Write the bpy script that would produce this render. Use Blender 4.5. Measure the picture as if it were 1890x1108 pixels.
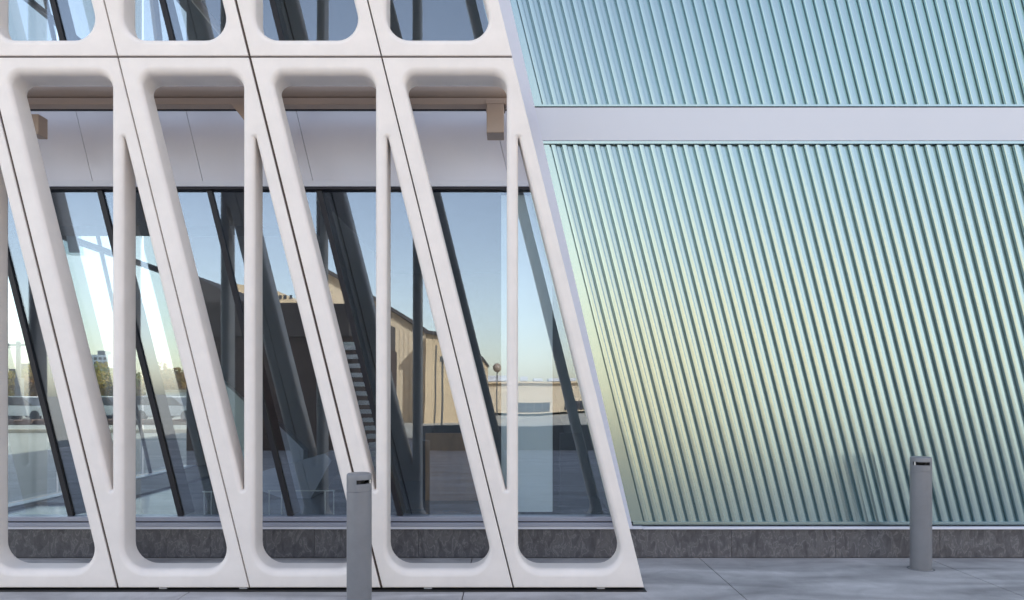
import bpy, math, random
from mathutils import Vector, Matrix
from mathutils.geometry import tessellate_polygon
random.seed(7)
S = bpy.context.scene
for o in list(bpy.data.objects): bpy.data.objects.remove(o)

# ------------------------------------------------------------------ camera, sky, sun, exposure
F = 1300.0; CX = 945.0; HY = 728.0; EYE = 1.6
cd = bpy.data.cameras.new('camera'); cam = bpy.data.objects.new('camera', cd); S.collection.objects.link(cam)
cam.location = (0, 0, EYE); cam.rotation_euler = (math.radians(90), 0, 0)
cd.sensor_width = 36; cd.lens = F / 1890 * 36; cd.shift_y = (HY - 554) / 1890; cd.clip_end = 3000; cd.clip_start = .05
S.camera = cam
SUN_EL = math.radians(33); SX, SY = .6, .8
w = bpy.data.worlds.new('World'); S.world = w; w.use_nodes = True
nt = w.node_tree; bg = nt.nodes['Background']
sky = nt.nodes.new('ShaderNodeTexSky'); sky.sky_type = 'NISHITA'; sky.sun_disc = False
sky.sun_elevation = SUN_EL; sky.sun_rotation = math.atan2(SX, SY)
sky.air_density = 1.0; sky.dust_density = 1.2; sky.ozone_density = 1.2
hs = nt.nodes.new('ShaderNodeHueSaturation'); hs.inputs['Saturation'].default_value = .76; nt.links.new(sky.outputs[0], hs.inputs['Color'])
wm = nt.nodes.new('ShaderNodeMix'); wm.data_type = 'RGBA'; wm.blend_type = 'MULTIPLY'; wm.inputs[0].default_value = 1; wm.inputs[7].default_value = (1.15, 1.0, .88, 1)
nt.links.new(hs.outputs[0], wm.inputs[6]); nt.links.new(wm.outputs[2], bg.inputs[0]); bg.inputs[1].default_value = .14
ld = bpy.data.lights.new('sun', 'SUN'); ld.energy = 2.6; ld.angle = math.radians(.53); ld.color = (1, .93, .82)
sun = bpy.data.objects.new('sun', ld); S.collection.objects.link(sun)
sd = Vector((SX * math.cos(SUN_EL), SY * math.cos(SUN_EL), math.sin(SUN_EL)))
sun.rotation_euler = sd.to_track_quat('Z', 'Y').to_euler(); sun.location = sd * 60
S.view_settings.view_transform = 'Standard'; S.view_settings.look = 'None'; S.view_settings.gamma = 1
S.view_settings.exposure = 1.88
try:
    S.cycles.max_bounces = 10; S.cycles.transparent_max_bounces = 16; S.cycles.glossy_bounces = 5; S.cycles.diffuse_bounces = 4
    S.cycles.caustics_reflective = True; S.cycles.sample_clamp_indirect = 6
except Exception: pass

def P(px, py, d):          # a point of the photograph at d metres in front of the lens
    return Vector(((px - CX) / F * d, d, EYE + (HY - py) / F * d))
GY = 6.93                   # plane of the glass
def M(px, py, d):          # the same, for what is seen mirrored in the glass: stands behind the photographer
    v = P(px, py, d); v.y = 2 * GY - d; return v

# ------------------------------------------------------------------ materials
MATS = {}
def mat(name, col, rough=.6, metal=0, bump=0, bscale=30, var=0, vscale=3, spec=.5, coat=0, stretch=None, detail=6):
    m = bpy.data.materials.new(name); m.use_nodes = True; n = m.node_tree; N = n.nodes; L = n.links
    b = N['Principled BSDF']; b.inputs['Base Color'].default_value = (*col, 1); b.inputs['Roughness'].default_value = rough
    b.inputs['Metallic'].default_value = metal; b.inputs['Specular IOR Level'].default_value = spec; b.inputs['Coat Weight'].default_value = coat
    tc = N.new('ShaderNodeTexCoord'); mp = N.new('ShaderNodeMapping'); L.new(tc.outputs['Object'], mp.inputs[0])
    if stretch: mp.inputs['Scale'].default_value = stretch
    if var:
        t = N.new('ShaderNodeTexNoise'); t.inputs['Scale'].default_value = vscale; t.inputs['Detail'].default_value = detail; t.inputs['Roughness'].default_value = .6
        L.new(mp.outputs[0], t.inputs['Vector']); r = N.new('ShaderNodeMapRange'); L.new(t.outputs['Fac'], r.inputs['Value'])
        r.inputs['From Min'].default_value = .3; r.inputs['From Max'].default_value = .7
        r.inputs['To Min'].default_value = 1 - var; r.inputs['To Max'].default_value = 1 + var
        x = N.new('ShaderNodeVectorMath'); x.operation = 'SCALE'; x.inputs[0].default_value = col; L.new(r.outputs[0], x.inputs['Scale'])
        L.new(x.outputs[0], b.inputs['Base Color'])
    if bump:
        t = N.new('ShaderNodeTexNoise'); t.inputs['Scale'].default_value = bscale; t.inputs['Detail'].default_value = 4
        L.new(mp.outputs[0], t.inputs['Vector']); bp = N.new('ShaderNodeBump'); bp.inputs['Strength'].default_value = bump; bp.inputs['Distance'].default_value = .01
        L.new(t.outputs['Fac'], bp.inputs['Height']); L.new(bp.outputs[0], b.inputs['Normal'])
    MATS[name] = m; return m

m_gfrc = mat('white_concrete', (.80, .742, .70), .5, bump=.22, bscale=160, var=.05, vscale=3.5)
m_trim = mat('lavender_trim', (.62, .64, .74), .45, var=.02)
m_metal = mat('fluted_metal', (.5, .6, .6), .26, metal=.86)
def pearl(m, near, far):      # pearlescent coating: the pigment turns from yellow-green seen square-on to blue seen aslant
    N = m.node_tree.nodes; L = m.node_tree.links; b = N['Principled BSDF']
    lw = N.new('ShaderNodeLayerWeight'); lw.inputs[0].default_value = .5
    mr = N.new('ShaderNodeMapRange'); mr.interpolation_type = 'SMOOTHSTEP'; mr.inputs['From Min'].default_value = 0; mr.inputs['From Max'].default_value = .17; L.new(lw.outputs['Facing'], mr.inputs['Value'])
    mx = N.new('ShaderNodeMix'); mx.data_type = 'RGBA'; mx.inputs[6].default_value = (*near, 1); mx.inputs[7].default_value = (*far, 1)
    L.new(mr.outputs[0], mx.inputs[0]); L.new(mx.outputs[2], b.inputs['Base Color'])
pearl(m_metal, (.435, .515, .445), (.365, .485, .515))
m_band = mat('grey_panel', (.60, .62, .68), .42, var=.015, vscale=1)
m_spand = mat('spandrel', (.60, .60, .66), .28, var=.03, vscale=1.5)
m_frame = mat('window_frame', (.36, .38, .46), .35, metal=.3)
m_dark = mat('black_gasket', (.012, .012, .018), .5)
m_mull = mat('mullion', (.022, .02, .022), .4)
m_steel = mat('taupe_steel', (.36, .27, .21), .4, var=.04)
m_boll = mat('bollard_paint', (.20, .205, .22), .42, bump=.06, bscale=300, var=.06, vscale=8)
m_lens = mat('frosted_lens', (.06, .06, .06), .3)
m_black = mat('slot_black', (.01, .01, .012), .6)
m_sill = mat('white_sill', (.72, .74, .82), .35)
m_brown = mat('brown_cladding', (.09, .07, .065), .6, var=.1)
m_tan = mat('tan_wall', (.70, .53, .34), .8, var=.06, vscale=.6)
m_cream = mat('cream_wall', (.66, .53, .38), .8, var=.05, vscale=.4)
m_wing = mat('reflector_cream', (.60, .50, .34), .8, var=.08, vscale=.3)  # cream tone set by how strongly the added wing should reflect
m_roof = mat('dark_roof', (.07, .06, .06), .7)
m_win = mat('dark_window', (.05, .05, .06), .15)
m_grey = mat('grey_wall', (.16, .17, .18), .8, var=.08)
m_greym = mat('pole_metal', (.12, .12, .12), .5)
m_white = mat('white_paint', (.80, .80, .76), .5)
m_floor = mat('lobby_floor', (.16, .17, .20), .22, var=.06)
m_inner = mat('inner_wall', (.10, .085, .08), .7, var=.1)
m_col = mat('pale_partition', (.86, .90, .90), .5, var=.02)
m_tread = mat('stair_tread', (.70, .76, .70), .5)
m_wood = mat('wood_panel', (.50, .27, .12), .5, var=.3, vscale=3, stretch=(1, 1, .3))
m_hedge = mat('red_hedge', (.16, .08, .05), .8, var=.4, vscale=2)
m_asph = mat('asphalt', (.44, .41, .36), .9, var=.1, vscale=.2)

def m_stone():
    m = bpy.data.materials.new('veined_stone'); m.use_nodes = True; N = m.node_tree.nodes; L = m.node_tree.links; b = N['Principled BSDF']
    tc = N.new('ShaderNodeTexCoord'); oi = N.new('ShaderNodeObjectInfo')
    ad = N.new('ShaderNodeVectorMath'); ad.operation = 'ADD'; L.new(tc.outputs['Object'], ad.inputs[0])
    sc = N.new('ShaderNodeVectorMath'); sc.operation = 'SCALE'; sc.inputs[0].default_value = (37, 11, 23); L.new(oi.outputs['Random'], sc.inputs['Scale']); L.new(sc.outputs[0], ad.inputs[1])
    mp = N.new('ShaderNodeMapping'); mp.inputs['Rotation'].default_value = (0, .75, 0); mp.inputs['Scale'].default_value = (3.4, 1, 1.7); L.new(ad.outputs[0], mp.inputs[0])
    n1 = N.new('ShaderNodeTexNoise'); n1.inputs['Scale'].default_value = 4.5; n1.inputs['Detail'].default_value = 9; n1.inputs['Distortion'].default_value = .8; L.new(mp.outputs[0], n1.inputs['Vector'])
    r = N.new('ShaderNodeValToRGB'); e = r.color_ramp.elements
    e[0].position = .30; e[0].color = (.062, .060, .066, 1); e[1].position = .72; e[1].color = (.14, .136, .143, 1)
    k = e.new(.5); k.color = (.104, .10, .108, 1); k = e.new(.535); k.color = (.18, .175, .182, 1); k = e.new(.56); k.color = (.100, .096, .102, 1)
    L.new(n1.outputs['Fac'], r.inputs[0])
    n2 = N.new('ShaderNodeTexNoise'); n2.inputs['Scale'].default_value = 60; n2.inputs['Detail'].default_value = 4; L.new(mp.outputs[0], n2.inputs['Vector'])
    mr = N.new('ShaderNodeMapRange'); mr.inputs['To Min'].default_value = .6; mr.inputs['To Max'].default_value = 1.4; L.new(n2.outputs['Fac'], mr.inputs['Value'])
    mu = N.new('ShaderNodeVectorMath'); mu.operation = 'SCALE'; L.new(r.outputs[0], mu.inputs[0]); L.new(mr.outputs[0], mu.inputs['Scale'])
    L.new(mu.outputs[0], b.inputs['Base Color']); b.inputs['Roughness'].default_value = .5
    bp = N.new('ShaderNodeBump'); bp.inputs['Strength'].default_value = .5; bp.inputs['Distance'].default_value = .01; L.new(n1.outputs['Fac'], bp.inputs['Height']); L.new(bp.outputs[0], b.inputs['Normal'])
    return m
m_stone = m_stone()

def m_conc():
    m = bpy.data.materials.new('pavement_concrete'); m.use_nodes = True; N = m.node_tree.nodes; L = m.node_tree.links; b = N['Principled BSDF']
    g = N.new('ShaderNodeNewGeometry'); mp = N.new('ShaderNodeMapping'); mp.inputs['Scale'].default_value = (.55, 2.2, 1); mp.inputs['Rotation'].default_value = (0, 0, .3); L.new(g.outputs['Position'], mp.inputs[0])
    n1 = N.new('ShaderNodeTexNoise'); n1.inputs['Scale'].default_value = 1.3; n1.inputs['Detail'].default_value = 8; n1.inputs['Distortion'].default_value = .8; L.new(mp.outputs[0], n1.inputs['Vector'])
    n2 = N.new('ShaderNodeTexNoise'); n2.inputs['Scale'].default_value = 90; n2.inputs['Detail'].default_value = 3; L.new(g.outputs['Position'], n2.inputs['Vector'])
    n3 = N.new('ShaderNodeTexNoise'); n3.inputs['Scale'].default_value = 3.2; n3.inputs['Distortion'].default_value = 1.5; n3.inputs['Detail'].default_value = 6; L.new(g.outputs['Position'], n3.inputs['Vector'])
    r = N.new('ShaderNodeValToRGB'); e = r.color_ramp.elements
    e[0].position = .32; e[0].color = (.255, .25, .258, 1); e[1].position = .68; e[1].color = (.50, .49, .50, 1); L.new(n1.outputs['Fac'], r.inputs[0])
    a = N.new('ShaderNodeMapRange'); a.inputs['To Min'].default_value = .8; a.inputs['To Max'].default_value = 1.2; L.new(n2.outputs['Fac'], a.inputs['Value'])
    c = N.new('ShaderNodeMapRange'); c.inputs['To Min'].default_value = .72; c.inputs['To Max'].default_value = 1.26; L.new(n3.outputs['Fac'], c.inputs['Value'])
    mm = N.new('ShaderNodeMath'); mm.operation = 'MULTIPLY'; L.new(a.outputs[0], mm.inputs[0]); L.new(c.outputs[0], mm.inputs[1])
    mu = N.new('ShaderNodeVectorMath'); mu.operation = 'SCALE'; L.new(r.outputs[0], mu.inputs[0]); L.new(mm.outputs[0], mu.inputs['Scale'])
    L.new(mu.outputs[0], b.inputs['Base Color']); b.inputs['Roughness'].default_value = .75
    bp = N.new('ShaderNodeBump'); bp.inputs['Strength'].default_value = .25; bp.inputs['Distance'].default_value = .004; L.new(n2.outputs['Fac'], bp.inputs['Height']); L.new(bp.outputs[0], b.inputs['Normal'])
    return m
m_conc = m_conc()

def m_glassf(name, refl, tint, gcol=(.76, .865, .99, 1)):
    m = bpy.data.materials.new(name); m.use_nodes = True; N = m.node_tree.nodes; L = m.node_tree.links; N.remove(N['Principled BSDF'])
    t = N.new('ShaderNodeBsdfTransparent'); t.inputs[0].default_value = (*tint, 1)
    g = N.new('ShaderNodeBsdfGlossy'); g.inputs['Roughness'].default_value = 0; g.inputs['Color'].default_value = gcol
    mx = N.new('ShaderNodeMixShader'); fr = N.new('ShaderNodeMath'); fr.operation = 'POWER'; lwn = N.new('ShaderNodeLayerWeight'); lwn.inputs[0].default_value = .5; L.new(lwn.outputs['Facing'], fr.inputs[0]); fr.inputs[1].default_value = 4
    a = N.new('ShaderNodeMath'); a.operation = 'ADD'; a.inputs[1].default_value = refl; a.use_clamp = True; L.new(fr.outputs[0], a.inputs[0])
    L.new(a.outputs[0], mx.inputs[0]); L.new(t.outputs[0], mx.inputs[1]); L.new(g.outputs[0], mx.inputs[2]); L.new(mx.outputs[0], N['Material Output'].inputs[0])
    tc = N.new('ShaderNodeNewGeometry'); n = N.new('ShaderNodeTexNoise'); n.inputs['Scale'].default_value = .9; n.inputs['Detail'].default_value = 1; L.new(tc.outputs['Position'], n.inputs['Vector'])
    bp = N.new('ShaderNodeBump'); bp.inputs['Strength'].default_value = .12; bp.inputs['Distance'].default_value = .02; L.new(n.outputs['Fac'], bp.inputs['Height']); L.new(bp.outputs[0], g.inputs['Normal'])
    return m
m_glass = m_glassf('coated_glass', .15, (.86, .90, .91))
m_clear = m_glassf('clear_glass', .02, (.72, .77, .78))

def m_brick():
    m = bpy.data.materials.new('red_brick'); m.use_nodes = True; N = m.node_tree.nodes; L = m.node_tree.links; b = N['Principled BSDF']
    tc = N.new('ShaderNodeTexCoord'); mp = N.new('ShaderNodeMapping'); mp.inputs['Rotation'].default_value = (math.radians(90), 0, 0); L.new(tc.outputs['Object'], mp.inputs[0])
    br = N.new('ShaderNodeTexBrick'); br.inputs['Scale'].default_value = 3; br.inputs['Color1'].default_value = (.095, .055, .045, 1); br.inputs['Color2'].default_value = (.07, .042, .036, 1); br.inputs['Mortar'].default_value = (.10, .085, .08, 1)
    L.new(mp.outputs[0], br.inputs['Vector']); L.new(br.outputs[0], b.inputs['Base Color']); b.inputs['Roughness'].default_value = .85; return m
m_brick = m_brick()

def m_leaf(name, c1, c2):
    m = bpy.data.materials.new(name); m.use_nodes = True; N = m.node_tree.nodes; L = m.node_tree.links; b = N['Principled BSDF']
    tc = N.new('ShaderNodeTexCoord'); n = N.new('ShaderNodeTexNoise'); n.inputs['Scale'].default_value = .9; L.new(tc.outputs['Object'], n.inputs['Vector'])
    r = N.new('ShaderNodeValToRGB'); e = r.color_ramp.elements; e[0].position = .35; e[0].color = (*c1, 1); e[1].position = .65; e[1].color = (*c2, 1)
    L.new(n.outputs['Fac'], r.inputs[0]); L.new(r.outputs[0], b.inputs['Base Color']); b.inputs['Roughness'].default_value = .7
    tl = N.new('ShaderNodeBsdfTranslucent'); L.new(r.outputs[0], tl.inputs[0]); mx = N.new('ShaderNodeMixShader'); mx.inputs[0].default_value = .5
    L.new(b.outputs[0], mx.inputs[1]); L.new(tl.outputs[0], mx.inputs[2]); L.new(mx.outputs[0], N['Material Output'].inputs[0]); return m
m_leafg = m_leaf('autumn_green', (.16, .20, .05), (.32, .28, .06))
m_leafy = m_leaf('autumn_yellow', (.30, .25, .05), (.55, .36, .06))
m_leafo = m_leaf('autumn_orange', (.22, .16, .05), (.46, .24, .08))
m_bark = mat('bark', (.08, .06, .045), .9)

# ------------------------------------------------------------------ mesh helpers
class MB:
    def __init__(s): s.v = []; s.f = []; s.n = {}; s.sm = set()
    def face(s, pts, normals=None):
        i = len(s.v); s.v += [tuple(p) for p in pts]; s.f.append(tuple(range(i, i + len(pts))))
        if normals: s.n[len(s.f) - 1] = [tuple(Vector(q).normalized()) for q in normals]
    def box(s, x0, x1, y0, y1, z0, z1, lean=0, zr=None):   # lean: x shift per metre of height (from zr)
        if zr is None: zr = z0
        c = lambda x, y, z: (x - lean * (z - zr), y, z)
        i = len(s.v)
        s.v += [c(x0, y0, z0), c(x1, y0, z0), c(x1, y1, z0), c(x0, y1, z0), c(x0, y0, z1), c(x1, y0, z1), c(x1, y1, z1), c(x0, y1, z1)]
        s.f += [(i, i+3, i+2, i+1), (i+4, i+5, i+6, i+7), (i, i+1, i+5, i+4), (i+1, i+2, i+6, i+5), (i+2, i+3, i+7, i+6), (i+3, i, i+4, i+7)]
        return s
    def prism(s, poly, y0, y1):              # polygon in x,z extruded in y
        i = len(s.v); n = len(poly)
        s.v += [(p[0], y0, p[1]) for p in poly] + [(p[0], y1, p[1]) for p in poly]
        s.f.append(tuple(range(i, i + n))); s.f.append(tuple(range(i + 2*n - 1, i + n - 1, -1)))
        for k in range(n): s.f.append((i + k, i + n + k, i + n + (k+1) % n, i + (k+1) % n))
        return s
    def tube(s, a, b, r, n=10, r2=None, cap=True):
        a = Vector(a); b = Vector(b); r2 = r if r2 is None else r2
        q = (b - a).to_track_quat('Z', 'Y'); i = len(s.v)
        for c, rr in ((a, r), (b, r2)):
            for k in range(n):
                t = 2 * math.pi * k / n; s.v.append(tuple(c + q @ Vector((rr * math.cos(t), rr * math.sin(t), 0))))
        for k in range(n):
            s.sm.add(len(s.f)); s.f.append((i + k, i + (k+1) % n, i + n + (k+1) % n, i + n + k))
        if cap:
            j = len(s.v); s.v += s.v[i:i + 2*n]; s.f.append(tuple(range(j + n - 1, j - 1, -1))); s.f.append(tuple(range(j + n, j + 2*n)))
        return s
    def lathe(s, prof, n=48, a0=0, a1=2*math.pi, closed=True):    # prof: list (r,z)
        i = len(s.v); m = n if closed else n + 1
        for r, z in prof:
            for k in range(m):
                t = a0 + (a1 - a0) * k / n; s.v.append((r * math.cos(t), r * math.sin(t), z))
        for j in range(len(prof) - 1):
            for k in range(n):
                k2 = (k + 1) % m
                s.sm.add(len(s.f)); s.f.append((i + j*m + k, i + j*m + k2, i + (j+1)*m + k2, i + (j+1)*m + k))
        return s
    def mesh(s, name, m):
        me = bpy.data.meshes.new(name); me.from_pydata(s.v, [], s.f); me.materials.append(m)
        if s.sm:
            for k in s.sm: me.polygons[k].use_smooth = True
            me.update(); me.set_sharp_from_angle(angle=math.radians(38))
        if s.n:
            me.polygons.foreach_set('use_smooth', [True] * len(me.polygons)); me.update()
            cn = []
            for p in me.polygons:
                q = s.n.get(p.index)
                for j in range(p.loop_total): cn.append(q[j] if q else tuple(p.normal))
            me.normals_split_custom_set(cn)
        me.update(); return me
    def build(s, name, m, parent=None, loc=(0, 0, 0)):
        o = bpy.data.objects.new(name, s.mesh(name, m)); S.collection.objects.link(o); o.location = loc
        if parent: o.parent = parent
        return o
def tag(o, label=None, cat=None, group=None, kind=None):
    if label: o['label'] = label
    if cat: o['category'] = cat
    if group: o['group'] = group
    if kind: o['kind'] = kind
    return o
def empty(name, label, cat, loc=(0, 0, 0), group=None, rz=0):
    o = bpy.data.objects.new(name, None); S.collection.objects.link(o); o.location = loc; o.rotation_euler.z = rz; o.empty_display_size = .2
    return tag(o, label, cat, group)
def link(name, me, parent=None, loc=(0, 0, 0)):
    o = bpy.data.objects.new(name, me); S.collection.objects.link(o); o.location = loc
    if parent: o.parent = parent
    return o
def bevel(o, w=.004, seg=2):
    b = o.modifiers.new('edge', 'BEVEL'); b.width = w; b.segments = seg; b.limit_method = 'ANGLE'; return o

# ------------------------------------------------------------------ ground
g = MB().box(-1500, 1500, -1500, 1500, -.4, -.03).build('ground', m_asph); tag(g, 'pale grey ground that runs out to the horizon', kind='structure')
pave = MB().box(-16.0, 16.4, -12.0, 6.89, -.029, -.018).build('pavement', m_dark)
tag(pave, 'pale bluish concrete pavement in front of the facade', kind='structure')
xs = [-.39 + 2.22 * k for k in range(-6, 8)]
ys = [6.89 - 2.5 * k for k in range(0, 8)]
sl = bevel(MB().box(.004, 2.216, -2.496, -.004, -.017, 0).build('paving_slab', m_conc, pave, (xs[0], ys[0], 0)), .003)
slm = sl.data
for i in range(len(xs) - 1):
    for j in range(len(ys) - 1):
        if i or j: o = link('paving_slab', slm, pave, (xs[i], ys[j], 0)); bevel(o, .003)

# ------------------------------------------------------------------ lattice facade panels
SP = 5.75 / F; PM = 243.7 * SP; HM = 982 * SP; T = .24; YF = 5.75; Z0 = EYE - (1085 - HY) * SP
LEAN = PM / HM
def rounded(poly, rad, kinds, n=9):
    """poly counter-clockwise (u,v); rad per corner; kinds per edge i -> i+1: (rf, rb). returns points, outward normals, (rf, rb)"""
    out = []; N = len(poly)
    for i in range(N):
        p = Vector(poly[i]); a = Vector(poly[i-1]); b = Vector(poly[(i+1) % N])
        d0 = (p - a).normalized(); d1 = (b - p).normalized()
        n0 = Vector((d0.y, -d0.x)); n1 = Vector((d1.y, -d1.x)); k0 = kinds[i-1]; k1 = kinds[i]
        ang = d0.angle(d1); r = rad[i]; tl = r * math.tan(ang / 2)
        c = p - d0 * tl - n0 * r
        for j in range(n + 1):
            t = j / n; nn = Vector(n0.slerp(n1, t)) if False else None
            a0 = math.atan2(n0.y, n0.x); da = ang
            th = a0 + da * t; nv = Vector((math.cos(th), math.sin(th)))
            s_ = t * t * (3 - 2 * t)
            out.append((c + nv * r, nv, (k0[0] * (1 - s_) + k1[0] * s_, k0[1] * (1 - s_) + k1[1] * s_)))
    return out
MEM = (.040, .050); RAIL = (.062, .012)
def module_mesh():
    mb = MB(); g2 = .0025; vg = .014
    jl = lambda v: -LEAN * v
    top = 949 * SP; hb = .0465
    va = (.143 + hb) / LEAN
    op1 = [(-hb, va), (-hb, top), (jl(top) + .143, top)]
    vb = 33 * SP; vt = (PM - .110 - hb) / LEAN
    op2 = [(hb, vt), (hb, vb), (PM - LEAN * vb - .110, vb)]
    h1 = rounded(op1, [.005, .12, .085], [MEM, RAIL, MEM])
    h2 = rounded(op2, [.005, .19, .17], [MEM, RAIL, MEM])
    Hh = HM - vg
    g1 = .013
    outer = [(g1, vg * 0), (PM - g2, 0), (PM - g2 - LEAN * Hh, Hh), (g1 - LEAN * Hh, Hh)]
    ch = .006
    inner = [(g1 + ch, ch), (PM - g2 - ch, ch), (PM - g2 - LEAN * Hh - ch, Hh - ch), (g1 - LEAN * Hh + ch, Hh - ch)]
    K = 7
    def loops(h):
        L = []
        for k in range(K + 1):
            a = math.pi / 2 * k / K
            L.append([((p[0] + n[0] * r[0] * (1 - math.sin(a)), r[0] * (1 - math.cos(a)), p[1] + n[1] * r[0] * (1 - math.sin(a))), (-n[0] * math.sin(a), -math.cos(a), -n[1] * math.sin(a))) for p, n, r in h])
        for k in range(K + 1):
            a = math.pi / 2 * k / K
            L.append([((p[0] + n[0] * r[1] * (1 - math.cos(a)), T - r[1] + r[1] * math.sin(a), p[1] + n[1] * r[1] * (1 - math.cos(a))), (-n[0] * math.cos(a), math.sin(a), -n[1] * math.cos(a))) for p, n, r in h])
        return L
    LS = [loops(h1), loops(h2)]
    for L in LS:
        n = len(L[0])
        for a, b in zip(L[:-1], L[1:]):
            for k in range(n):
                k2 = (k + 1) % n; q = [a[k], a[k2], b[k2], b[k]]
                fn = (Vector(q[1][0]) - Vector(q[0][0])).cross(Vector(q[2][0]) - Vector(q[1][0]))
                if fn.length < 1e-12: fn = (Vector(q[3][0]) - Vector(q[2][0])).cross(Vector(q[0][0]) - Vector(q[3][0]))
                if fn.dot(Vector(q[0][1]) + Vector(q[2][1])) < 0: q = q[::-1]
                mb.face([x[0] for x in q], [x[1] for x in q])
    for side, yy, idx in ((-1, 0, 0), (1, T, -1)):
        o_ = inner if side < 0 else outer
        P3 = [[Vector((u, yy, v)) for u, v in o_]] + [[Vector(x[0]) for x in L[idx]] for L in LS]
        flat = [p for l in P3 for p in l]
        for tri in tessellate_polygon([[Vector((p.x, p.z, 0)) for p in l] for l in P3]):
            q = [flat[t] for t in tri]
            if (q[1] - q[0]).cross(q[2] - q[1]).y * side < 0: q = q[::-1]
            mb.face(q, [(0, side, 0)] * 3)
    for k in range(4):
        k2 = (k + 1) % 4
        mb.face([(inner[k][0], 0, inner[k][1]), (inner[k2][0], 0, inner[k2][1]), (outer[k2][0], ch, outer[k2][1]), (outer[k][0], ch, outer[k][1])][::-1])
        mb.face([(outer[k][0], ch, outer[k][1]), (outer[k2][0], ch, outer[k2][1]), (outer[k2][0], T, outer[k2][1]), (outer[k][0], T, outer[k][1])][::-1])
    return mb.mesh('frame_module', m_gfrc)
mod = module_mesh()
x_of = lambda px: (px - CX) * SP
lab = {(0, 0): 'white concrete lattice panel at the right end of the lower row, beside the fluted wall',
       (0, 1): 'white concrete lattice panel of the lower row, second from the fluted wall, behind front bollard',
       (0, 2): 'white concrete lattice panel of the lower row cut off by the left edge',
       (1, 0): 'white concrete lattice panel at the right end of the upper row, beside the fluted wall',
       (1, 1): 'white concrete lattice panel of the upper row, second from the fluted wall',
       (1, 2): 'white concrete lattice panel of the upper row cut off by the left edge'}
shim = MB().box(-.032, .032, 0, .09, -Z0, -.001).mesh('foot_block', m_band)
m_seal = mat('brown_sealant', (.07, .045, .035), .8)
seal_v = MB().box(-.0015, .0115, .014, .2, .002, HM - .002, LEAN, 0).mesh('joint_seal', m_seal)
seal_h = MB().box(-PM + .015, PM - .01, .014, .2, HM - .0125, HM - .001).mesh('joint_seal', m_seal)
tie = MB().box(-.06, .06, 0, .07, 0, .14).mesh('fixing_lug', m_steel)
for row in (0, 1):
    for u in range(3):
        bx = x_of(703 - 487.4 * u) - row * PM
        z = Z0 + row * HM
        e = empty('lattice_panel', lab[(row, u)], 'facade panel', (bx, YF, z), 'white lattice facade panels')
        o = link('frame_module', mod, e, (0, 0, 0)); o = link('frame_module', mod, e, (PM - .0001 - .004, 0, 0))
        link('joint_seal', seal_v, e); link('joint_seal', seal_h, e)
        if row == 0:
            for sx in ((.38, 1.80) if u == 0 else (.36, 1.02)): link('foot_block', shim, e, (sx, .03, 0))

MB().box(-6.6, (1194 - CX) / F * 5.70, 5.70, 6.0, .0002, .004).build('contact_shade', m_black, pave)  # flat black strip that paints the contact shade beneath the panels
# ------------------------------------------------------------------ wall plane numbers
W = 6.89; KW = W / F
zy = lambda y: EYE + (HY - y) * KW
wx = lambda px: (px - CX) * KW
LN = .2485
# ------------------------------------------------------------------ plinth of stone, all along
pl = empty('stone_plinth', 'dark veined stone plinth at the foot of the wall and windows', 'plinth', (0, W, 0))
MB().box(-5.9, 9.0, .032, .3, 0, .284).build('plinth_core', m_inner, pl)
x = wx(1350) - 1.02 * 8
while x < 9:
    bevel(MB().box(.0012, 1.0188, 0, .03, .002, .284).build('stone_panel', m_stone, pl, (x, 0, 0)), .002); x += 1.02
bevel(MB().box(-5.9, wx(1185), -.035, .04, .286, .312).build('sill', m_sill, pl), .003)
bevel(MB().box(wx(1185) + .002, 9.0, -.045, .04, .286, .308).build('sill', m_sill, pl), .003)

# ------------------------------------------------------------------ fluted metal wall
fw = empty('fluted_metal_wall', 'pearly green and blue fluted metal wall with a smooth grey band across', 'wall', (0, W, 0))
PW = 20.36 * KW
RP = [(.0055, .040), (.0060, .0030), (.0074, .0010), (.0086, .0001), (.0100, -.0002), (.022, -.0008), (.036, -.0006), (.0485, .0004), (.0500, .0010), (.0512, .0026), (.0565, .0190), (.0575, .0202), (.0590, .0208), (.0720, .0220), (.0900, .0256), (.1058, .0300), (.1068, .0310), (.1074, .040)]
def rib_mesh(h, name):
    mb = MB(); i = 0; n = len(RP)
    segs = 1
    mb.v += [(px, py, 0) for px, py in RP] + [(px - LN * h, py, h) for px, py in RP]
    for k in range(n - 1):
        mb.sm.add(len(mb.f)); mb.f.append((k, k + 1, n + k + 1, n + k))
    mb.v += list(mb.v); mb.f.append(tuple(range(2 * n, 3 * n))[::-1]); mb.f.append(tuple(range(3 * n, 4 * n)))
    return mb.mesh(name, m_metal)
zb0, zb1 = zy(963), zy(267.5)
zu0, zu1 = zy(193.5), zy(193.5) + 4.4
rl = rib_mesh(zb1 - zb0 - .001, 'rib'); ru = rib_mesh(zu1 - zu0, 'rib')
DG = PW - .002       # centre of the dark groove measured from the rib's left edge
sheet = MB().box(wx(1130), 9.0, .041, .06, zb0, zb1, LN, zb0); sheet.build('back_sheet', m_metal, fw)
MB().box(wx(1130) - LN * (zu0 - zb0), 7.6, .041, .06, zu0, zu1, LN, zu0).build('back_sheet', m_metal, fw)
x0 = wx(1188) + (PW - DG)
for k in range(0, 52): link('rib', rl, fw, (x0 + k * PW, 0, zb0 + .0005))
x0 = wx(1000.7) + (PW - DG)
for k in range(0, 58): link('rib', ru, fw, (x0 + k * PW, 0, zu0 + .0005))
# flat edge strips beside the first rib
MB().box(wx(1145), wx(1186.5), -.001, .034, zb0, zb1, LN, zb0).build('edge_strip', m_metal, fw)
MB().box(wx(1145) - LN * (zu0 - zb0), wx(999.5), -.001, .034, zu0, zu1, LN, zu0).build('edge_strip', m_metal, fw)
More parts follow.
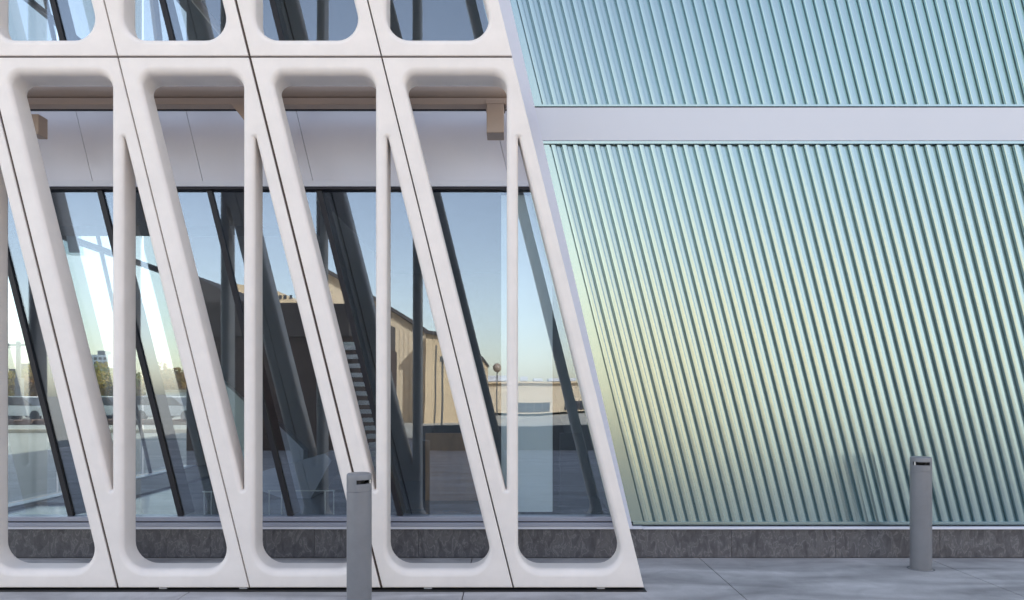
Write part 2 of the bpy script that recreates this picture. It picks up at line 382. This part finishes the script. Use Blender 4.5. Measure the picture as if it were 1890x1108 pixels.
# horizontal trims and band
bevel(MB().box(wx(1168), 9.0, -.006, .05, zy(968.5), zb0).build('base_trim', m_metal, fw), .002)
bevel(MB().box(wx(965), 7.6, -.012, .05, zy(197.5), zu0).build('flashing', m_metal, fw), .002)
MB().box(wx(965), 7.6, .012, .05, zy(199.5), zy(197.5) - .0005).build('shadow_gap', m_dark, fw)
bevel(MB().box(wx(975), 7.6, -.012, .05, zy(260.5), zy(199.5) - .0005, LN, zy(260.5)).build('smooth_band', m_band, fw), .002)
bevel(MB().box(wx(985), 7.8, -.014, .05, zy(266.5), zy(261.3)).build('flashing', m_metal, fw), .002)
MB().box(wx(985), 7.8, .006, .05, zy(261.3) + .0005, zy(260.5) - .0005).build('shadow_gap', m_dark, fw)
# leaning lavender jamb
tr = MB(); jx = lambda px: (px - CX) / F * 6.74; jz = lambda py: EYE + (HY - py) / F * 6.74
tr.prism([(jx(1168) - .135, .313), (jx(1168), .313), (jx(941), jz(0)), (jx(941) - .55, jz(0) + 2.2), (jx(941) - .70, jz(0) + 2.2), (jx(941) - .15, jz(0))], 6.74, 6.865)
o = tr.build('leaning_jamb', m_trim); tag(o, 'leaning lavender jamb strip between the last lattice panel and the fluted wall', 'trim')

# ------------------------------------------------------------------ window wall
cw = empty('window_wall', 'tall reflective window wall behind the white lattice', 'window wall', (0, 0, 0))
XR = lambda z: wx(1150) - LN * (z - .4)
Zb, Zt = .405, zy(350)
bevel(MB().box(-5.78, wx(1160), 6.84, 7.0, .313, .352).build('bottom_frame', m_frame, cw), .003)
MB().box(-5.78, wx(1156), 6.875, 7.0, .3525, .362).build('gasket', m_dark, cw)
bevel(MB().box(-5.78, wx(1150), 6.86, 7.0, .3625, Zb).build('bottom_frame', m_frame, cw), .003)
bevel(MB().box(-5.78, wx(990), 6.85, 7.0, Zt + .02, zy(336)).build('head_frame', m_band, cw), .003)
MB().box(-5.78, wx(990), 6.875, 7.0, Zt, Zt + .0195).build('gasket', m_dark, cw)
MB().box(-5.78, wx(955), 6.872, 7.0, zy(206), zy(202.5)).build('gasket', m_dark, cw)
bevel(MB().box(-5.78, wx(955), 6.845, 7.0, zy(202.5) + .0005, zy(184)).build('upper_frame', m_band, cw), .003)
MB().box(-5.78, wx(940), 6.872, 7.2, zy(184) + .0005, 4.85).build('upper_spandrel', m_spand, cw)
MPX = [734 + 203.3 * k for k in range(-5, 3)]
MX = [wx(p) for p in MPX]                       # x at z = .4
MX = [x for x in MX if x > -6.3]
for i, x in enumerate(MX):
    if x > -5.5:
        for za, zb_ in ((Zb + .001, Zt - .001), (4.855, 8.7)):
            MB().box(x - .005, x + .045, GY - .022, GY - .001, za, zb_, LN, .4).build('mullion_cap', m_dark, cw)
            mb = MB().box(x - .02, x + .045, GY + .012, GY + .24, za, zb_, LN, .4)
            mo = mb.build('mullion', m_mull, cw)
    x2 = MX[i + 1] if i + 1 < len(MX) else None
    if x2 is None: continue
    for za, zb_ in ((Zb, Zt), (4.85, 8.7)):
        a = x + .0195; b = x2 + .0185
        MB().box(a, b, GY, GY + .008, za, zb_, LN, .4).build('glass_pane', m_glass, cw)
# spandrel panels with leaning joints
sx = [wx(p) for p in (-466, -263, -61, 142, 345, 548, 728, 910)]
for i, x in enumerate(sx):
    z_a, z_b = zy(335.5), zy(206.5)
    x2 = sx[i + 1] - .004 if i + 1 < len(sx) else wx(962)
    mb = MB().box(x - .24, x2 - (.24 if True else 0), 6.873 + .002, 6.99, z_a, z_b, .24, z_b)
    mb.v = [(q[0] + .24, q[1], q[2]) for q in mb.v]
    bevel(mb.build('spandrel_panel', m_spand, cw), .002)
# steel rail and brackets in the cavity
rail = empty('steel_rail', 'taupe steel rail running behind the lattice heads, with short drop brackets', 'rail', (0, 0, 0))
yd = 6.36; zz = lambda y: EYE + (HY - y) / F * yd
MB().tube((-6.2, yd + .07, zz(170) + .012), (wx(958), yd + .07, zz(170) + .012), .066, 20).build('rail_tube', m_steel, rail)
bevel(MB().box(-6.2, wx(955), yd + .01, yd + .12, zz(192), zz(180)).build('rail_flange', m_steel, rail), .003)
dx = lambda px: (px - CX) / F * yd
bevel(MB().box(dx(898), dx(930), yd, yd + .20, zz(245), zz(190)).build('bracket', m_steel, rail), .006)
bevel(MB().box(dx(898) - .01, dx(930) + .01, yd - .004, yd + .22, zz(192), zz(190) + .03).build('bracket_plate', m_steel, rail), .004)
bevel(MB().box(dx(50), dx(67), yd + .03, yd + .16, zz(246), zz(208)).build('bracket', m_steel, rail), .006)
MB().prism([(dx(425), zz(190)), (dx(480), zz(190)), (dx(480), zz(260))], yd, yd + .03).build('gusset', m_steel, rail)
for p in (914,):
    MB().box(dx(p) - .03, dx(p) + .03, yd + .125, 6.87, zz(190), zz(182)).build('stub_arm', m_steel, rail)

# ------------------------------------------------------------------ the building round it
bd = empty('main_building', 'tall main building block that carries the fluted wall', 'building', (0, 0, 0))
MB().prism([(wx(1160) + .02, 0), (70, 0), (70, 15), (wx(1160) - .9, 15), (wx(1160) - .9, 3.7)], 7.19, 60).build('wall', m_grey, bd)
lob = empty('lobby', 'dark lobby shell behind the window wall', 'building', (0, 0, 0))
MB().box(-6.1, wx(1150) + .3, 6.95, 13.6, 8.75, 9.1).build('roof', m_inner, lob)
MB().box(-5.8, 1.1, 12.55, 12.9, .3, 8.75).build('back_wall', m_inner, lob)
MB().box(-5.9, 1.4, 7.19, 13.5, .02, .30).build('floor_slab', m_floor, lob)
MB().box(-5.78, -2.1, 7.24, 7.7, zz(395) + .10, 4.75).build('bulkhead', m_inner, lob)
MB().box(-2.1, .9, 7.24, 13.2, 3.75, 4.75).build('gallery_slab', m_inner, lob)
MB().box(-3.75, -1.2, 10.6, 10.75, .3, 3.0).build('partition', m_brown, lob)
MB().box(-5.78, -5.62, 7.25, 13.2, .301, .34).build('curb', m_sill, lob)
MB().box(-5.6, -4.75, 8.3, 13.2, .301, .325).build('floor_strip', m_brown, lob)
# glazed side of the lobby
for (ya, yb) in ((7.0, 9.05), (9.1, 11.15), (11.2, 13.2)):
    MB().box(-5.86, -5.852, ya, yb, .34, 8.74).build('side_pane', m_clear, lob)
for y0, dy in ((7.4, .35), (8.95, .55), (10.9, .55), (12.6, .55)):
    MB().tube((-5.80, y0 + 2.35, .34), (-5.80, y0 - dy * 2.0, 8.7), .028, 8).build('side_mullion', m_mull, lob)
MB().box(-5.83, -5.77, 7.0, 13.2, 3.60, 3.68).build('transom', m_mull, lob)
MB().box(-5.83, -5.77, 7.0, 13.2, 6.30, 6.36).build('transom', m_mull, lob)
for a, b in (((-5.7, 9.0, 8.7), (-3.2, 12.9, 5.6)), ((-4.6, 12.8, 8.7), (-3.3, 12.6, 5.0)), ((-5.6, 12.9, 5.2), (-2.0, 12.6, 8.7)), ((-5.75, 12.3, 4.2), (-5.0, 9.4, 8.7))):
    MB().tube(a, b, .06, 8).build('brace', m_steel, lob)
pn = bevel(MB().box((925 - CX) / F * 7.0, (1020 - CX) / F * 7.0, 7.0, 7.08, .43, 3.58).build('partition_pillar', m_col), .004)
tag(pn, 'pale upright partition inside, just left of the last leaning frame', 'partition')
# stair, outside and seen mirrored
st = empty('staircase', 'open outdoor staircase with pale treads climbing to the brick building, mirrored behind the front bollard', 'staircase', (0, 0, 0))
for k in range(15):
    py = 868 - k * 16.4; d = 14.5 + .24 * k; p = M(718 - k * 4.7, py, d)
    MB().box(p.x - .27, p.x + .29, p.y - .23, p.y, max(p.z - .10, .001), max(p.z, .03)).build('tread', m_white, st)
a = M(744, 872, 14.3); b = M(679, 632, 18.2); a2 = M(686, 872, 14.3); b2 = M(627, 632, 18.2)
for u, v in ((a, b), (a2, b2)):
    MB().tube(u, v, .05, 8).build('stringer', m_mull, st)
    if u is a: MB().tube(u + Vector((0, 0, .9)), v + Vector((0, 0, .9)), .022, 8).build('handrail', m_mull, st)
    for t in (0, .5, 1) if u is a else (): q = u.lerp(v, t); MB().tube(q, q + Vector((0, 0, .9)), .015, 6).build('baluster', m_mull, st)
MB().box(b2.x - .1, b.x + .1, -6.1, b.y, b.z - .1, b.z).build('landing', m_tread, st)
# counter
q = lambda px, py, d=8.8: (P(px, py, d).x, P(px, py, d).z)
ct = empty('reception_counter', 'angular pale counter low in the lobby, left of the staircase', 'counter', (0, 0, 0))
MB().prism([q(478, 905), q(565, 935), q(612, 850), q(600, 838), q(478, 872)], 8.8, 9.6).build('counter_front', m_frame, ct)
MB().prism([q(500, 772, 9.7), q(560, 830, 9.7), q(560, 860, 9.7), q(508, 855, 9.7)], 9.7, 9.9).build('counter_screen', m_frame, ct)
MB().prism([q(405, 700, 10.2), q(470, 760, 10.2), q(470, 860, 10.2), q(420, 860, 10.2)], 10.2, 10.35).build('counter_wing', m_tread, ct)
gr = empty('guard_rail', 'low thin metal guard rail standing just inside the glass', 'rail', (0, 0, 0))
y_ = 7.62
for px in (377, 390, 497, 520, 541, 600, 616): v = P(px, 906, y_); MB().tube((v.x, y_, .30), (v.x, y_, v.z), .006, 6).build('post', m_white, gr)
MB().tube(P(495, 906, y_), P(618, 906, y_), .007, 6).build('top_bar', m_white, gr)
MB().tube(P(374, 908, y_), P(392, 908, y_), .007, 6).build('top_bar', m_white, gr)
# screens low behind the right bays
wd = MB().box(P(785, 0, 8.6).x, P(905, 0, 8.6).x, 8.6, 8.7, .301, EYE - (800 - HY) / F * 8.6).build('wood_screen', m_wood); tag(wd, 'brown wood screen standing low in the lobby', 'screen')
cs = MB().box(P(1034, 0, 9.0).x, P(1128, 0, 9.0).x, 9.0, 9.1, .301, EYE - (800 - HY) / F * 9.0).build('grey_screen', m_grey); tag(cs, 'grey low screen at the right end of the lobby', 'screen')
# pendant lamp
pdv = P(128, 395, 8.6)
pdl = empty('pendant_lamp', 'long glassy wall lamp hanging beside a thin side mullion', 'lamp', (0, 0, 0))
MB().box(pdv.x - .10, pdv.x + .05, 8.55, 8.68, EYE + (HY - 470) / F * 8.6, EYE + (HY - 398) / F * 8.6, .18, EYE + (HY - 398) / F * 8.6).build('lamp_box', m_clear, pdl)
MB().box(pdv.x - .085, pdv.x + .035, 8.60, 8.63, EYE + (HY - 466) / F * 8.6, EYE + (HY - 402) / F * 8.6, .18, EYE + (HY - 398) / F * 8.6).build('lamp_plate', m_band, pdl)

# ------------------------------------------------------------------ bollards
def bollard(loc, rz, label):
    e = empty('bollard', label, 'bollard', loc, 'grey light bollards', rz)
    R = .0895; H = 1.029
    MB().lathe([(R - .001, 0), (R, .004), (R, .895), (R - .003, .897), (R - .003, .900)], 64).build('post', m_boll, e)
    hd = MB(); hd.lathe([(R - .003, .900), (R, .902), (R, .952), (R - .002, .954), (R - .02, .955)], 64)
    hd.lathe([(R - .02, .982), (R - .002, .983), (R, .985), (R, H - .014), (R - .004, H - .006), (R - .012, H - .001), (R - .03, H), (0.0001, H)], 64)
    hd.lathe([(R, .952), (R, .985)], 44, math.radians(48), math.radians(312), False)
    hd.build('light_head', m_boll, e)
    MB().lathe([(.03, .954), (.05, .983)], 24).build('lens', m_lens, e)
    MB().lathe([(R - .018, .954), (R - .018, .983)], 32, math.radians(25), math.radians(335), False).build('louvre_back', m_black, e)
    MB().box(R - .014, R - .004, -.004, .004, .953, .984).build('slot_fin', m_white, e).rotation_euler.z = math.radians(40 if rz > -1.5 else -40)
    MB().lathe([(.10, .0005), (.115, .0005)], 32).build('base_ring', m_grey, e)
    return e
bollard((P(663, 0, 5.12).x, 5.12, 0), math.radians(-42), 'grey cylindrical light bollard in front of the lattice, cut off at the bottom')
bollard((3.75, 6.46, 0), math.radians(-116), 'grey cylindrical light bollard in front of the fluted wall')

# ------------------------------------------------------------------ seen mirrored in the glass (behind the photographer)
def MX_(px, d): return (px - CX) / F * d
def MZ_(py, d): return EYE + (HY - py) / F * d
def mprism(pts, d, depth, name, m, parent):
    return MB().prism([(MX_(a, d), MZ_(b, d)) for a, b in pts], 2 * GY - d - depth, 2 * GY - d).build(name, m, parent)
A = empty('brick_building', 'low dark brick building with brown fascia, mirrored in the glass left of the staircase', 'building')
d = 20
MB().box(MX_(345, d), MX_(650, d), -14, 2*GY - d, 0, MZ_(622, d)).build('wall', m_brick, A)
MB().box(MX_(343, d), MX_(645, d), -14.1, 2*GY - d + .1, MZ_(622, d) + .001, MZ_(560, d)).build('fascia', m_brown, A)
mprism([(345, 559), (452, 559), (360, 510), (345, 503)], d, 6, 'roof', m_roof, A)
B1 = empty('tan_gabled_building', 'tan gabled building mirrored above the brick building', 'building')
mprism([(400, 620), (548, 620), (550, 560), (505, 534), (430, 524), (400, 530)], 36, 8, 'wall', m_tan, B1)
for px in (515, 524, 535): mprism([(px, 552), (px + 5, 552), (px + 5, 545), (px, 545)], 35.95, .04, 'window', m_win, B1)
B = empty('tan_shed', 'sunlit tan shed with a sloping eave mirrored beside the staircase', 'building')
mprism([(600, 840), (782, 840), (782, 616), (690, 556), (600, 500)], 42, 12, 'wall', m_greym if False else m_cream, B)
mprism([(598, 500), (690, 555), (784, 615), (784, 608), (690, 547), (598, 492)], 41.6, 13, 'roof', m_roof, B)
mprism([(783, 840), (890, 840), (890, 664), (812, 622), (783, 618)], 40, 9, 'wall', m_tan, B)
mprism([(781, 617), (812, 621), (892, 666), (892, 660), (812, 614), (781, 611)], 39.7, 10, 'roof', m_roof, B)
mprism([(801, 838), (803, 838), (803, 640), (801, 640)], 39.95, .04, 'downpipe', m_greym, B)
for k in range(11): mprism([(690 + k * 8, 838), (690.9 + k * 8, 838), (690.9 + k * 8, 566 + k * 5), (690 + k * 8, 564 + k * 5)], 41.96, .03, 'siding_batten', m_cream, B)
Cb = empty('cream_building', 'long low cream building with dark windows mirrored at the right end of the glass', 'building')
d = 58
mprism([(880, 760), (1150, 760), (1150, 706), (880, 706)], d, 25, 'wall', m_cream, Cb)
mprism([(880, 706), (1150, 706), (1150, 703), (880, 703)], d - .3, 25.6, 'parapet', m_tan, Cb)
for a, b in ((885, 900), (958, 1027), (1041, 1092), (1104, 1140)):
    for k in range(max(1, int((b - a) / 14))):
        mprism([(a + k * 14, 757), (min(b, a + k * 14 + 13), 757), (min(b, a + k * 14 + 13), 740), (a + k * 14, 740)], d - .05, .12, 'window', m_win, Cb)
for a, b, t in ((900, 950, 692), (962, 975, 694), (985, 1000, 697), (1010, 1060, 696), (1075, 1100, 693)):
    mprism([(a, 702), (b, 702), (b, t), (a, t)], d + 5, 3, 'roof_unit', m_band, Cb)
MB().box(MX_(1178, 64), 50, -78, 2*GY - 64, 0, 15.5).build('reflector_wing', m_wing, Cb)  # unseen wing, added so the fluted wall reflects warm yellow
for k in range(4):
    x = MX_(1190, 64) + k * 9
    for z in (2.2, 6.4, 10.6): MB().box(x, x + 3.2, 2*GY - 64 + .001, 2*GY - 64 + .05, z, z + 1.5).build('window', m_win, Cb)
lw = bevel(MB().box(MX_(778, 20), 22, 2*GY - 20 - .3, 2*GY - 20, -.02, MZ_(786, 20)).build('low_wall', m_grey), .01); tag(lw, 'low grey wall mirrored under the sunlit buildings', 'wall')
sp = empty('ball_mast', 'ball on a thin mast mirrored above the cream building', 'mast')
c = M(918, 678, 54)
bs = MB().lathe([(.0001, .34)] + [(.34 * math.sin(t * math.pi / 12), .34 * math.cos(t * math.pi / 12)) for t in range(1, 12)] + [(.0001, -.34)], 20).build('ball', m_steel, sp, c)
MB().tube((c.x, c.y, 0), (c.x, c.y, c.z - .3), .05, 8).build('mast', m_greym, sp)
lp = empty('street_lamp', 'thin dark street lamp mirrored in front of the tan shed', 'street lamp')
c = M(815, 668, 34)
MB().tube((c.x, c.y, 0), c, .05, 8).build('post', m_greym, lp); MB().box(c.x - .13, c.x + .13, c.y - .13, c.y + .13, c.z - .05, c.z + .2).build('lamp_head', m_greym, lp)

# ------------------------------------------------------------------ seen through the lobby's glazed side
def car(loc, rz, col, label):
    e = empty('parked_car', label, 'car', loc, 'cars parked beyond the lobby', rz)
    cm = mat('car_paint', col, .3, metal=.2, coat=.6)
    body = [(-2.2, .35), (2.2, .35), (2.25, .75), (1.4, .92), (-2.1, .98), (-2.25, .7)]
    MB().prism(body, -.88, .88).build('body', cm, e)
    MB().prism([(-1.75, .975), (1.15, .93), (.5, 1.42), (-1.2, 1.45)], -.76, .76).build('cabin', m_win, e)
    MB().prism([(-1.15, 1.452), (.45, 1.422), (.4, 1.47), (-1.1, 1.49)], -.7, .7).build('roof', cm, e)
    for x in (-1.4, 1.4):
        for y in (-.9, .72): MB().tube((x, y, .33), (x, y + .18, .33), .33, 14).build('wheel', m_black, e)
cols = [((.7, .7, .7), 'white', ), ((.6, .6, .62), 'silver'), ((.5, .06, .04), 'red'), ((.72, .72, .7), 'pale'), ((.05, .06, .08), 'dark'), ((.6, .6, .62), 'light grey')]
spots = [(48, 42, 0), (12, 46, 1), (84, 47, 2), (208, 43, 3), (262, 45, 4), (318, 42, 5), (178, 50, 0), (300, 52, 3)]
names = ['white car parked behind the utility pole', 'silver car parked left of the utility pole', 'red car parked beyond the lobby, right of the utility pole', 'pale car parked beyond the second white bar', 'dark car parked between the cars beyond the lobby', 'light grey car parked in front of the low white shop', 'white car parked in the back row before the trees', 'pale car parked in the back row near the low shop']
for (px, dd, ci), nm in zip(spots, names):
    p = P(px, HY, dd); car((p.x, p.y, 0), math.radians(random.uniform(-25, 25)), cols[ci][0], nm)
def crown(m, n=1500, name='crown'):
    mb = MB(); lob_ = [(Vector((random.uniform(-1, 1), random.uniform(-1, 1), random.uniform(-.5, .8))) * 1.3, random.uniform(.7, 1.3)) for _ in range(9)]
    for _ in range(n):
        c, r = random.choice(lob_); v = Vector([random.gauss(0, 1) for _ in range(3)]).normalized() * r * random.uniform(.6, 1.05) + c
        a = Vector([random.gauss(0, 1) for _ in range(3)]).normalized(); b = a.orthogonal().normalized(); s_ = random.uniform(.09, .2)
        i = len(mb.v); c2 = a.cross(b)
        mb.v += [tuple(v + b * s_), tuple(v + c2 * s_ * .6), tuple(v - b * s_), tuple(v - c2 * s_ * .6)]; mb.f.append((i, i+1, i+2, i+3))
    return mb.mesh(name, m)
crowns = [crown(m_leafg), crown(m_leafy), crown(m_leafo)]
trunk = MB().tube((0, 0, -2.6), (0, 0, .4), .16, 8, .08).mesh('trunk', m_bark)
kinds = ['green', 'yellow', 'orange']
tp = [(28, 62, 1), (60, 64, 1), (8, 66, 0), (78, 60, 2), (110, 66, 0), (150, 70, 0), (172, 60, 1), (190, 63, 0), (215, 66, 1), (240, 62, 0), (262, 70, 2), (290, 60, 2), (312, 58, 2), (335, 64, 2), (355, 66, 0)]
where = ['behind the utility pole', 'right of the utility pole', 'at the far left of the view through the lobby', 'beside the first leaning mullion', 'behind the first leaning member', 'left of the distant tower', 'below the distant tower', 'right of the distant tower', 'behind the first upright bar', 'left of the second leaning mullion', 'behind the second leaning mullion', 'above the low white shop', 'right of the second leaning mullion', 'at the right end of the view through the lobby', 'beside the lobby back wall']
for (px, dd, k), wh in zip(tp, where):
    p = P(px, HY, dd); sc = random.uniform(.85, 1.15)
    e = empty('tree', f'small {kinds[k]} autumn tree {wh}', 'tree', (p.x, p.y, 2.4 * sc), 'trees beyond the parked cars', random.uniform(0, 6)); e.scale = (sc, sc, sc)
    link('crown', crowns[k], e); link('trunk', trunk, e)
hd = MB()
for k in range(90):
    x = -42 + k * .5; hd.box(x, x + .48, 37.5 + random.uniform(-.1, .1), 38.6, -.03, .2 + random.uniform(-.06, .06))
h = hd.build('hedge', m_hedge); tag(h, 'low reddish hedge along the sunlit road beyond the lobby', 'hedge', kind='stuff')
tw = empty('distant_tower', 'hazy pale tower block on the skyline beyond the lobby', 'building')
p = P(181, HY, 400)
MB().box(p.x - 6, p.x + 6, 400, 412, 0, EYE + 73 / F * 400).build('wall', m_band, tw)
MB().box(p.x - 1.5, p.x + 3, 402, 408, EYE + 73 / F * 400 + .01, EYE + 81 / F * 400).build('roof_house', m_grey, tw)
for k in range(8):
    for j in range(4): MB().box(p.x - 5 + j * 2.7, p.x - 3.4 + j * 2.7, 399.9, 399.99, 3 + k * 2.6, 4.4 + k * 2.6).build('window', m_win, tw)
ob = empty('far_office', 'dark brick office roof showing above the trees behind the utility pole', 'building'); p = P(38, HY, 150)
MB().box(p.x - 2.5, p.x + 3, 150, 158, 0, 7).build('wall', m_brick, ob); MB().box(p.x - 1, p.x + 1.5, 151, 156, 7.001, 8.2).build('roof_house', m_brown, ob)
sh = empty('low_shop', 'low white shop building behind the parked cars', 'building'); p = P(322, HY, 55)
MB().box(p.x - 2.2, p.x + 3.5, 55, 62, 0, 1.75).build('wall', m_white, sh); MB().box(p.x - 2.3, p.x + 3.6, 54.8, 62, 1.751, 1.95).build('roof', m_cream, sh)
for k in range(3): MB().box(p.x - 1.7 + k * 1.6, p.x - .7 + k * 1.6, 54.95, 54.998, .6, 1.4).build('window', m_win, sh)
up = empty('utility_pole', 'wooden utility pole with a crossarm by the sunlit road', 'utility pole'); p = P(34, HY, 44)
MB().tube((p.x, 44, -.03), (p.x, 44, 4.9), .17, 10, .13).build('post', m_greym, up); MB().box(p.x - .75, p.x + .45, 43.9, 44.05, 4.6, 4.75).build('crossarm', m_greym, up)
MB().box(p.x + .05, p.x + .4, 43.6, 43.95, 1.2, 2.6).build('meter_box', m_greym, up)
for k, (dz, ex) in enumerate(((4.7, -14), (4.5, -14))):
    MB().tube((p.x - .5 + k * .7, 44, dz), (p.x + ex, 30, dz + .6 - k), .02, 5).build('wire', m_greym, up)
fn = MB().box(-46, -4, 29.6, 29.9, -.03, .12).build('kerb', m_cream); tag(fn, 'pale kerb at the edge of the shaded pavement', kind='structure')
